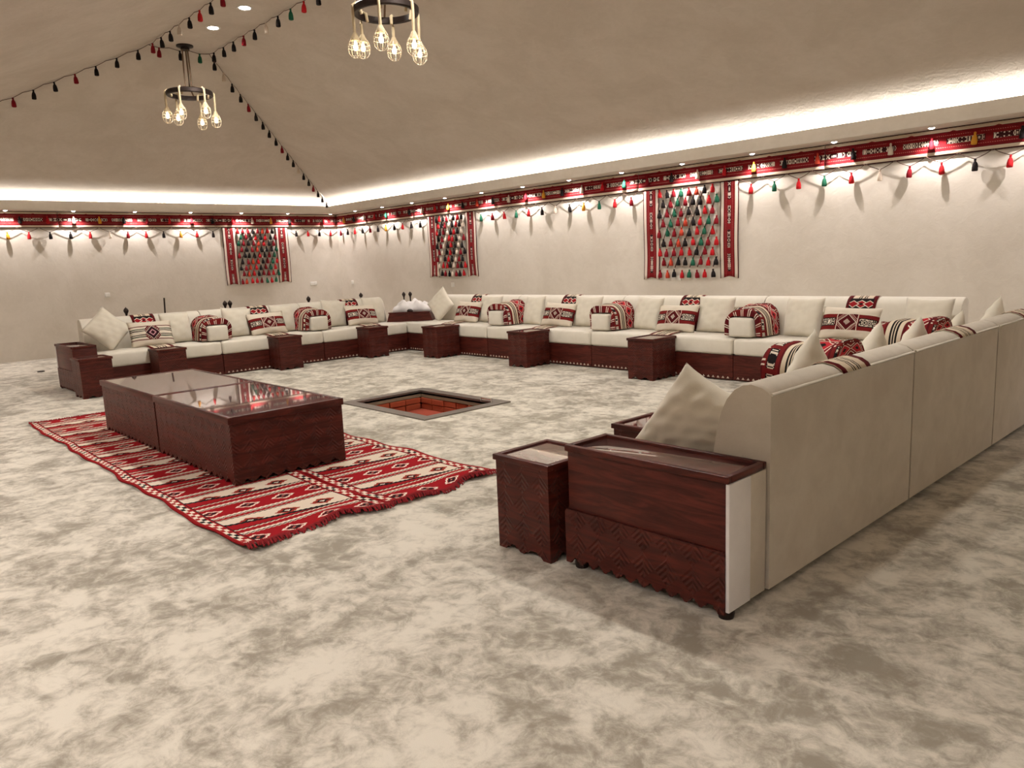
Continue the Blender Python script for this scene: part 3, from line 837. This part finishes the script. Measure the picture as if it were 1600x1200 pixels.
def seat_mesh(Wd):
    bm = bmesh.new(); nx, ny = 14, 8; D1 = DEP-.26
    addbox(bm, .004, Wd-.004, -.018, D1, .295, .478, .032, 3)
    bmesh.ops.subdivide_edges(bm, edges=[e for e in bm.edges if e.calc_length() > .3], cuts=5, use_grid_fill=True)
    for v in bm.verts:
        if v.co.z > .44:
            u = min(v.co.x, Wd-v.co.x)/Wd*2; t = (v.co.y+.018)/(D1+.018)
            v.co.z += .016*math.sin(min(1, max(0, u*1.5))*PI/2)*math.sin(PI*min(1, max(.05, t)))
    return finish(bm, 'seat_cushion', 50)
def ribbon(path, half, nm):
    acc = [0.0]
    for a, b in zip(path, path[1:]): acc.append(acc[-1]+math.hypot(b[0]-a[0], b[1]-a[1]))
    n = len(path)-1
    def fn(i, j):
        k = min(n, int(round(j*n))); y, z = path[k]
        return ((i*2-1)*half, y, z), (i-.5, acc[k])
    return gridmesh(nm, 6, n, fn)
def off(path, d):
    out = []
    for i, p in enumerate(path):
        a = path[max(0, i-1)]; b = path[min(len(path)-1, i+1)]
        tx, tz = b[0]-a[0], b[1]-a[1]; l = math.hypot(tx, tz); out.append((p[0]+tz/l*d*-1, p[1]-tx/l*d*-1) if False else (p[0]+tz/l*d, p[1]-tx/l*d))
    return out
BACKPATH = off(PROF[3:16], .006)
SEATPATH = [(DEP-.27, .502), (.5, .505), (.35, .506), (.2, .504), (.08, .496), (.0, .482), (-.022, .458), (-.026, .40), (-.026, .31)]
CACHE = {}
def sofa(loc, rotz, Wd, label, group, rcx=None):
    key = round(Wd, 3)
    rc = Wd/2 if rcx is None else rcx
    e = empty('sofa_section', loc, rotz, label, 'sofa', group)
    if key not in CACHE:
        bm = bmesh.new()
        addbox(bm, .002, Wd-.002, 0, .022, .012, .295, .003)
        addbox(bm, .002, .022, .022, DEP-.05, .03, .295); addbox(bm, Wd-.022, Wd-.002, .022, DEP-.05, .03, .295)
        addbox(bm, .022, Wd-.022, .022, DEP-.05, .27, .292)
        base = finish(bm, 'base')
        bm = bmesh.new(); n = int((Wd-.06)/.062)
        for k in range(n):
            x = .03+(k+.5)*(Wd-.06)/n
            prism(bm, [(x-.017, .026), (x+.017, .026), (x, .05)], 'y', -.003, .004)
        inl = finish(bm, 'inlay')
        bm = bmesh.new(); tube(bm, [(.008, DEP-.002, .868), (Wd-.008, DEP-.002, .868)], .007, 6)
        pip = finish(bm, 'piping', 60)
        CACHE[key] = (base, inl, pip, seat_mesh(Wd), back_mesh(Wd))
    base, inl, pip, seat, back = CACHE[key]
    b = link('base', base, M_WOOD, e); link('triangle_inlay', inl, M_INLAY, b)
    link('seat_cushion', seat, M_FAB, e)
    bk = link('backrest', back, M_SHADEFAB if 'freestanding' in label else M_FAB, e); link('piping', pip, M_FAB, bk)
    r1 = link('back_runner', ribbon(BACKPATH, .155, 'back_runner'), M_RUNNER, e, (rc, 0, 0)); solid(r1, .004, 0)
    r2 = link('seat_runner', ribbon(SEATPATH, .155, 'seat_runner'), M_SEATRUN, e, (rc, 0, 0)); solid(r2, .004, 0)
    return e
def mat_seatrun():
    t = Mat('woven_seat_runner', .9, .1); u, v, _ = t.coords('UV'); d = u.abs()
    c = t.mix(band(d, .36, .5), CREAM, DRED); c = t.mix(band(d, .04, .09), c, BLK); c = t.mix(band(d, .14, .20), c, BLK)
    t.color(c); return t.m
M_SEATRUN = mat_seatrun()
ordn = ('first', 'second', 'third', 'fourth')
xb = [-10.72, -8.655, -6.57, -4.47, -2.38]
for k in range(4):
    sofa((xb[k], 7.555, 0), 0, xb[k+1]-xb[k]-.004, 'cream long-wall sofa section on dark wood base, %s from the corner table' % ordn[k], 'long-wall sofa sections', (1.10, 1.11, 1.10, 1.12)[k])
yb = [2.705, 4.31, 5.93, 7.54]
for k in range(3):
    sofa((-10.72, yb[k], 0), PI/2, yb[k+1]-yb[k]-.004, 'cream short-wall sofa section on dark wood base, %s from its end console' % ordn[k], 'short-wall sofa sections', (.80, .90, .92)[k])
yn = [2.792, 4.375, 5.925, 7.48]
for k in range(3):
    sofa((-1.487-DEP, yn[k+1], 0), -PI/2, yn[k+1]-yn[k]-.012, 'cream freestanding sofa section seen from behind, %s from its end console' % ordn[k], 'freestanding sofa sections', (.755, .66, .78)[k])

# ------------------------------------------------------------------ corner table with white cloth
def corner_table():
    cs = empty('corner_sofa_section', (-11.60, 7.556, 0), 0, 'cream corner seat under the wedge table where the wall sofas meet', 'sofa')
    link('base', boxmesh('base', (0, .876, .0, .874, .012, .292)), M_WOOD, cs)
    link('seat_cushion', boxmesh('seat_cushion', (.004, .872, .004, .87, .293, .482, .03), smooth=50), M_FAB, cs)
    cx, cy = -11.045, 7.90
    e = empty('corner_table', (cx, cy, .484), PI/4, 'dark wood corner table wedged between the two wall sofas', 'corner table')
    bm = bmesh.new()          # local x along the diagonal front, local y to the corner
    def ring(k, z): return [bm.verts.new((x*k, y, z)) for x, y in ((-.40, -.33), (.40, -.33), (.40, .05), (.0, .45), (-.40, .05))]
    a, b = ring(1.0, .0), ring(.88, .145)
    for i in range(5): bm.faces.new((a[i], a[(i+1) % 5], b[(i+1) % 5], b[i]))
    bm.faces.new(a[::-1]); bm.faces.new(b)
    link('body', finish(bm, 'body'), M_WOOD, e)
    bm = bmesh.new(); prism(bm, [(-.365, -.345), (.365, -.345), (.365, .05), (0, .42), (-.365, .05)], 'z', .145, .165)
    link('polished_top', finish(bm, 'polished_top'), M_GLOSS, e)
    # seat pads fill the two wedges beside it
    def fn(i, j):
        u, v = i*2-1, j*2-1
        x = u*.34; y = v*.15+.02*math.sin(u*5)
        rr = max(0, (1-abs(u)**3)*(1-abs(v)**3))
        h = .155*rr**.5*(1+.16*math.sin(u*9+v*2)+.10*math.sin(u*17-v*5)) + .018*math.sin(v*9+u*4)*rr
        y += .03*math.sin(u*7)*(1 if v > 0 else .5)
        return (x, y, max(.0, h)), (i, j)
    c = link('folded_white_cloth', gridmesh('folded_white_cloth', 48, 26, fn), M_CLOTH, None, (cx-.02, cy+.02, .651), PI/4); solid(c, .006, 0)
    tag(c, 'crumpled white cloth lying folded on the corner table', 'cloth')
    bm = bmesh.new(); lathe(bm, [(0, 0), (.05, 0), (.055, .02), (.03, .04), (0, .045)], 12)
    t = link('small_dish', finish(bm, 'small_dish', 40), M_BLACKMETAL, None, (cx+.17, cy-.17, .649)); tag(t, 'small dark dish before the white cloth on the corner table', 'dish')
corner_table()

# ------------------------------------------------------------------ cushions
def cushion_mesh(nm, Wd, H, T, n=16, pinch=.07, wr=.004, seed=0):
    rnd = random.Random(seed); ph = [rnd.uniform(0, 6) for _ in range(6)]
    vs, fs = [], []; idx = {}
    def P(i, j, side):
        u, v = i/n*2-1, j/n*2-1
        x = Wd/2*u*(1-pinch*(1-v*v)); z = H/2*v*(1-pinch*(1-u*u))
        t = max(0.0, (1-abs(u)**2.2)*(1-abs(v)**2.2))**.5
        y = side*T/2*t
        e = max(abs(u), abs(v))
        y += wr*t*(math.sin(u*7+v*9+ph[0])+math.sin(u*13-v*6+ph[1])+.8*math.sin(-u*5+v*17+ph[2]))*(.4+e)
        return (x, y, z)
    for side in (-1, 1):
        for j in range(n+1):
            for i in range(n+1):
                edge = i in (0, n) or j in (0, n)
                key = (i, j, 0 if edge else side)
                if key not in idx: idx[key] = len(vs); vs.append(P(i, j, 0 if edge else side))
        for j in range(n):
            for i in range(n):
                q = []
                for a, b in ((i, j), (i+1, j), (i+1, j+1), (i, j+1)):
                    ed = a in (0, n) or b in (0, n); q.append(idx[(a, b, 0 if ed else side)])
                fs.append(tuple(q) if side < 0 else tuple(q[::-1]))
    me = bpy.data.meshes.new(nm); me.from_pydata(vs, [], fs)
    for p in me.polygons: p.use_smooth = True
    return me
CW = [cushion_mesh('cushion', .47, .45, .17, 18, .06, .004, s) for s in range(3)]
CS = [cushion_mesh('cushion', .60, .37, .17, 20, .05, .004, s+5) for s in range(2)]
CST = cushion_mesh('cushion', .58, .38, .16, 20, .05, .004, 21)
for m_ in CW: m_.materials.append(M_PIL)
for m_ in CS: m_.materials.append(M_SADU)
CST.materials.append(M_STRIPED)
BF = ((.30, .600), (.50, .600), (.60, .612), (.70, .628), (.78, .650), (.835, .675), (.878, .710), (.902, .750), (.91, .790))
def back_front(z):
    """depth of the backrest's front face at height z"""
    if z >= BF[-1][0]: return 9.0
    for (z0, d0), (z1, d1) in zip(BF, BF[1:]):
        if z <= z1: return d0+(d1-d0)*max(0, (z-z0)/(z1-z0))
ROWS = {'long': (lambda p: (p.x, p.y-7.555), lambda a, d, z: Vector((a, 7.555+d, z))),
        'short': (lambda p: (p.y, -10.72-p.x), lambda a, d, z: Vector((-10.72-d, a, z))),
        'free': (lambda p: (p.y, p.x+2.367), lambda a, d, z: Vector((-2.367+d, a, z)))}
SEATZ = .499
def squash(o, row, lims=None):
    """press a soft cushion against the seat, the backrest and its neighbours"""
    to, fro = ROWS[row]
    me = o.data = o.data.copy(); mw = Matrix.LocRotScale(o.location, o.rotation_euler, None); im = mw.inverted()
    for v in me.vertices:
        p = mw @ v.co; (al, d), z = to(p), p.z
        z = max(z, SEATZ)
        d = min(d, back_front(z)-.004)
        if lims: al = min(max(al, lims[0]), lims[1])
        v.co = im @ fro(al, d, z)
    me.update()
def cushion(me, loc, yaw, tilt, spin, label, group=None, nm='cushion', row='long', lims=None):
    """faces local -y; tilt leans the top back, spin turns it in its own plane"""
    o = link(nm, me, None, None, loc)
    o.rotation_euler = (Matrix.Rotation(yaw, 3, 'Z') @ Matrix.Rotation(-tilt, 3, 'X') @ Matrix.Rotation(spin, 3, 'Y')).to_euler()
    squash(o, row, lims)
    tag(o, label, 'cushion', group); return o
G = 'cushions on the sofas'
ST = .485
# long wall: yaw 0 faces -Y
def rl(me, x, spin=0, z=None, y=8.03, yaw=0, tilt=.28, label='', nm='cushion', h=.45, lims=None):
    cushion(me, (x, y, (ST+h/2*math.cos(tilt)*.98) if z is None else z), yaw, tilt, spin, label, G, nm, 'long', lims)
rl(CW[0], -10.32, PI/4, .76, 7.98, .15, .3, 'cream cushion stood on its corner beside the corner table on the long-wall sofa', h=.6)
for k, (x, ys) in enumerate(((-9.50, 7.90), (-7.47, 7.90), (-5.46, 7.90), (-3.33, 7.90))):
    rl(CS[k % 2], x, (0, .03, -.03, .02)[k], None, ys, (0, .05, -.05, .04)[k], .42, 'cream cushion with red woven band on the %s long-wall sofa section' % ordn[k], 'woven_band_cushion', .37)
wl = ((-8.12, 0, 1, 'first'), (-6.02, .06, 2, 'second'), (-3.93, 0, 0, 'third'))
for x, sp, m_, nm in wl:
    rl(CW[m_], x+.05, sp, None, 8.0, -.12, .25, lims=(x+.05-.20, 9), label= 'plain cream cushion on the open-hall side of the %s woven throw on the long-wall sofa' % nm)
for x, m_, nm in ((-9.08, 0, 'first'), (-7.03, 1, 'second'), (-4.99, 2, 'third')):
    rl(CW[m_], x, .03, None, 8.03, .1, .22, lims=(-99, x+.28), label= 'plain cream cushion on the corner-table side of the %s woven throw on the long-wall sofa' % nm)
rl(CW[1], -2.62, 0, None, 8.0, -.15, .22, 'plain cream cushion at the open end of the long-wall sofa')
# short wall: yaw PI/2 faces +X
def ll(me, y, spin=0, z=None, x=-11.195, yaw=0, tilt=.28, label='', nm='cushion', h=.45, lims=None):
    cushion(me, (x, y, (ST+h/2*math.cos(tilt)*.98) if z is None else z), PI/2+yaw, tilt, spin, label, G, nm, 'short', lims)
ll(CW[1], 2.95, PI/4, .77, -11.13, 0, .32, lims=(2.5, 3.20), label='cream cushion stood on its corner beside the end console of the short-wall sofa', h=.6)
ll(CST, 3.48, .02, None, -11.06, 0, .40, 'cream cushion with dark stripes and a red diamond on the short-wall sofa', 'striped_cushion', .38)
ll(CW[2], 3.89, 0, None, -11.20, 0, .22, lims=(0, 4.055), label='plain cream cushion between the striped cushion and the throw on the short-wall sofa')
ll(CW[0], 4.76, .1, None, -11.20, 0, .20, lims=(4.555, 9), label='plain cream cushion between a throw and the second side table of the short-wall sofa')
ll(CS[0], 5.18, -.03, None, -11.06, 0, .42, 'cream cushion with red woven band on the second short-wall sofa section', 'woven_band_cushion', .37)
ll(CW[1], 5.54, .02, None, -11.21, 0, .20, lims=(0, 5.675), label='plain cream cushion just before the second throw of the short-wall sofa')
ll(CW[2], 6.43, .12, None, -11.22, 0, .18, lims=(6.175, 9), label='plain cream cushion just past the second throw of the short-wall sofa')
ll(CS[1], 6.85, .04, None, -11.03, 0, .42, lims=(0, 7.12), label='cream cushion with red woven band on the third short-wall sofa section', nm='woven_band_cushion', h=.37)
ll(CW[0], 7.20, .05, None, -11.20, 0, .14, lims=(0, 7.365), label='plain cream cushion leaning beside the corner table on the short-wall sofa')
# freestanding sofa: yaw -PI/2 faces -X
def nl(me, y, spin=0, z=None, x=-1.93, yaw=0, tilt=.28, label='', nm='cushion', h=.45, lims=None):
    cushion(me, (x, y, (ST+h/2*math.cos(tilt)*.98) if z is None else z), -PI/2+yaw, tilt, spin, label, G, nm, 'free', lims)
def quad_cushion(c00, c10, c11, c01, y, T, n, label):
    """cushion slumped out of square: corners given as (x, z) in a plane of constant y"""
    P = []
    ph = (1.0, 2.2, 4.0)
    me = cushion_mesh('cushion', 2, 2, T, n, .0, .004, 11)
    for v in me.vertices:
        u, w_ = (v.co.x+1)/2, (v.co.z+1)/2
        k = .035*math.sin(PI*w_); u2 = u*(1-2*k)+k if True else u
        k2 = .04*math.sin(PI*u); w2 = w_*(1-2*k2)+k2
        w2 = w_ if w_ < .02 else w2
        x = (1-u2)*(1-w2)*c00[0]+u2*(1-w2)*c10[0]+u2*w2*c11[0]+(1-u2)*w2*c01[0]
        z = (1-u2)*(1-w2)*c00[1]+u2*(1-w2)*c10[1]+u2*w2*c11[1]+(1-u2)*w2*c01[1]
        yy = v.co.y + .006*math.sin(22*u+9*w_)*math.exp(-((u-w_*.3-.25)/.12)**2)*(1 if v.co.y < 0 else 0)
        v.co = (x-c00[0], yy, z-c00[1])
    me.materials.append(M_PIL)
    o = link('cushion', me, None, None, (c00[0], y, c00[1])); squash(o, 'free', (2.80, 9)); tag(o, label, 'cushion', G)
quad_cushion((-2.36, .487), (-1.82, .49), (-1.64, .76), (-2.01, .945), 2.985, .21, 40, 'big plump cream cushion leaning by the end console of the freestanding sofa')
CT = cushion_mesh('cushion', .41, .41, .16, 20, .07, .004, 31); CT.materials.append(M_PIL)
nl(CT, 3.93, PI/4, .735, -1.88, 0, .14, lims=(0, 4.12), label='cream cushion stood on its corner before the first throw of the freestanding sofa')
nl(CT, 4.88, .72, .70, -1.92, .1, .16, lims=(4.63, 9), label='cream cushion tipped on its corner just past the first throw of the freestanding sofa')
nl(CT, 5.45, .75, .69, -1.87, -.1, .14, lims=(0, 5.67), label='cream cushion tipped on its corner before the second throw of the freestanding sofa')
nl(CT, 6.42, .55, .66, -1.93, 0, .2, lims=(6.18, 9), label='cream cushion tipped on its corner just past the second throw of the freestanding sofa')
nl(CT, 7.22, .6, .71, -1.87, 0, .16, label='cream cushion propped up at the far end of the freestanding sofa')
nl(CS[1], 5.16, 0, .60, -2.20, 0, .5, lims=(4.9, 5.44), label='cream cushion with red woven band lying on the middle freestanding sofa section', nm='woven_band_cushion', h=.37)

# ------------------------------------------------------------------ armrest blocks and throws
def armrest(loc, rotz, label):
    me = CACHE.get('arm')
    if me is None:
        bm = bmesh.new(); addbox(bm, -.145, .145, -.0, .50, 0, .215, .03, 3); me = CACHE['arm'] = finish(bm, 'armrest_block', 50)
    o = link('armrest_block', me, M_FAB, None, loc, rotz); tag(o, label, 'armrest', 'armrest blocks on the seats')
def throw(loc, rotz, label, seed, right=.10, left=.05, top=.0):
    """woven throw arched over an armrest block; local y runs back, x across"""
    rnd = random.Random(seed); ph = [rnd.uniform(0, 6) for _ in range(4)]
    n, m_ = 48, 24
    hw, ht = .150, .222
    def arch(s, w_, h_, r):
        # s 0..1 : up one side, over the top, down the other, rounded corners
        segs = [h_-r, r*PI/2, 2*(w_-r), r*PI/2, h_-r]; T = sum(segs); d = s*T
        if d < segs[0]: return (-w_, d)
        d -= segs[0]
        if d < segs[1]: a = PI-d/r; return (-w_+r+r*math.cos(a), h_-r+r*math.sin(a))
        d -= segs[1]
        if d < segs[2]: return (-w_+r+d, h_)
        d -= segs[2]
        if d < segs[3]: a = PI/2-d/r; return (w_-r+r*math.cos(a), h_-r+r*math.sin(a))
        d -= segs[3]; return (w_, h_-r-d)
    vs, uvs = [], []
    for skin in (0, 1):
        for j in range(m_+1):
            for i in range(n+1):
                q, t = i/n, j/m_; sd = (q-.5)*2; low = max(0.0, abs(sd)-.35)/.65
                y = t*.44 + .016*math.sin(q*11+ph[3])*(1-t)
                if skin == 0:
                    x, z = arch(q, hw+.062+.008*math.sin(q*6+ph[0]), ht+.085+top+.045*t, .15)
                    x += math.copysign((right if sd > 0 else left)*low*math.sin(PI*min(1, t*.8+.12)), sd)
                    z += .010*math.sin(t*13+q*5+ph[1])*(1-low)
                else:
                    x, z = arch(q, hw+.004, ht+.004, .028)
                vs.append((x, y, max(.006, z))); uvs.append((q*.95, y if skin == 0 else 0.0))
    N1 = (n+1)*(m_+1); id_ = lambda k, i, j: k*N1+j*(n+1)+i
    fs = [(id_(0, i, j), id_(0, i+1, j), id_(0, i+1, j+1), id_(0, i, j+1)) for j in range(m_) for i in range(n)]
    fs += [(id_(1, i, j), id_(1, i, j+1), id_(1, i+1, j+1), id_(1, i+1, j)) for j in range(m_) for i in range(n)]
    for i in range(n):
        fs += [(id_(0, i, 0), id_(1, i, 0), id_(1, i+1, 0), id_(0, i+1, 0)), (id_(0, i, m_), id_(0, i+1, m_), id_(1, i+1, m_), id_(1, i, m_))]
    for j in range(m_):
        fs += [(id_(0, 0, j), id_(0, 0, j+1), id_(1, 0, j+1), id_(1, 0, j)), (id_(0, n, j), id_(1, n, j), id_(1, n, j+1), id_(0, n, j+1))]
    me = bpy.data.meshes.new('woven_throw'); me.from_pydata(vs, [], fs)
    uv = me.uv_layers.new(name='UVMap')
    for l in me.loops: uv.data[l.index].uv = uvs[l.vertex_index]
    for p in me.polygons: p.use_smooth = True
    me.set_sharp_from_angle(angle=math.radians(60))
    o = link('woven_throw', me, M_BLANKET, None, loc, rotz)
    b = o.modifiers.new('soft', 'BEVEL'); b.width = .02; b.segments = 3; b.limit_method = 'ANGLE'; b.angle_limit = 1.0
    tag(o, label, 'throw', 'woven throws over the armrest blocks')
for k, x in enumerate((-8.53, -6.47, -4.42)):
    armrest((x, 7.60, .494), 0, 'cream armrest block under the %s long-wall throw from the corner table' % ordn[k])
    throw((x, 7.655, .496), 0, 'red woven throw over the %s long-wall armrest block from the corner table' % ordn[k], k+1, .035, .0)
for k, y in enumerate((4.30, 5.92)):
    armrest((-10.765, y, .494), PI/2, 'cream armrest block under the %s short-wall throw from the end console' % ordn[k])
    throw((-10.82, y, .496), PI/2, 'red woven throw over the %s short-wall armrest block from the end console' % ordn[k], k+11, .0, .03)
for k, y in enumerate((4.375, 5.925)):
    armrest((-2.325, y, .494), -PI/2, 'cream armrest block under the %s freestanding sofa throw from its console' % ordn[k])
    throw((-2.27, y, .496), -PI/2, 'red striped throw over the %s freestanding sofa armrest block from its console' % ordn[k], k+21, .02, .02, .07)

# ------------------------------------------------------------------ slim finial stands behind the sofas
def finial_stand(x, y, h, label, group=None):
    e = empty('finial_stand', (x, y, 0), 0, label, 'stand', group)
    bm = bmesh.new(); lathe(bm, [(0, 0), (.038, 0), (.038, .015), (.02, .03), (.014, .05), (.014, h-.10), (0, h-.10)], 12)
    link('post', finish(bm, 'post', 40), M_BLACKMETAL, e)
    bm = bmesh.new(); lathe(bm, [(0, h-.11), (.016, h-.11), (.02, h-.09), (.034, h-.065), (.036, h-.045), (.022, h-.02), (.008, h-.01), (.004, h), (0, h)], 12)
    link('finial', finish(bm, 'finial', 50), M_BLACKMETAL, e)
FS = 'slim stands behind the sofas'
finial_stand(-11.85, 3.42, 1.02, 'slim dark stand with rounded finial behind the striped cushion', FS)
finial_stand(-11.85, 4.88, 1.02, 'one of a pair of slim dark stands behind the second short-wall sofa section', FS)
finial_stand(-11.85, 4.96, 1.02, 'one of a pair of slim dark stands behind the second short-wall sofa section', FS)
finial_stand(-11.85, 6.33, 1.0, 'slim dark stand with rounded finial behind the second throw of the short-wall sofa', FS)
finial_stand(-12.3, 7.65, .98, 'slim dark stand with rounded finial behind the last cushion of the short-wall sofa', FS)
finial_stand(-12.3, 8.62, .94, 'one of a pair of slim dark stands behind the corner table', FS)
finial_stand(-12.2, 8.70, .94, 'one of a pair of slim dark stands behind the corner table', FS)
bm = bmesh.new(); tube(bm, [(0, 0, 0), (.02, .015, .6), (.05, .03, 1.12)], .012, 7)
o = link('leaning_stick', finish(bm, 'leaning_stick', 60), M_BLACKMETAL, None, (-11.87, 3.93, 0)); tag(o, 'thin dark stick standing up behind the short-wall sofa', 'stick')
bm = bmesh.new(); lathe(bm, [(0, 0), (.055, 0), (.05, .014), (0, .018)], 14)
o = link('floor_cap', finish(bm, 'floor_cap', 40), M_BLACKMETAL, None, (-14.03, 2.667, 0)); tag(o, 'small dark round cap on the carpet near the short wall', 'floor cap')
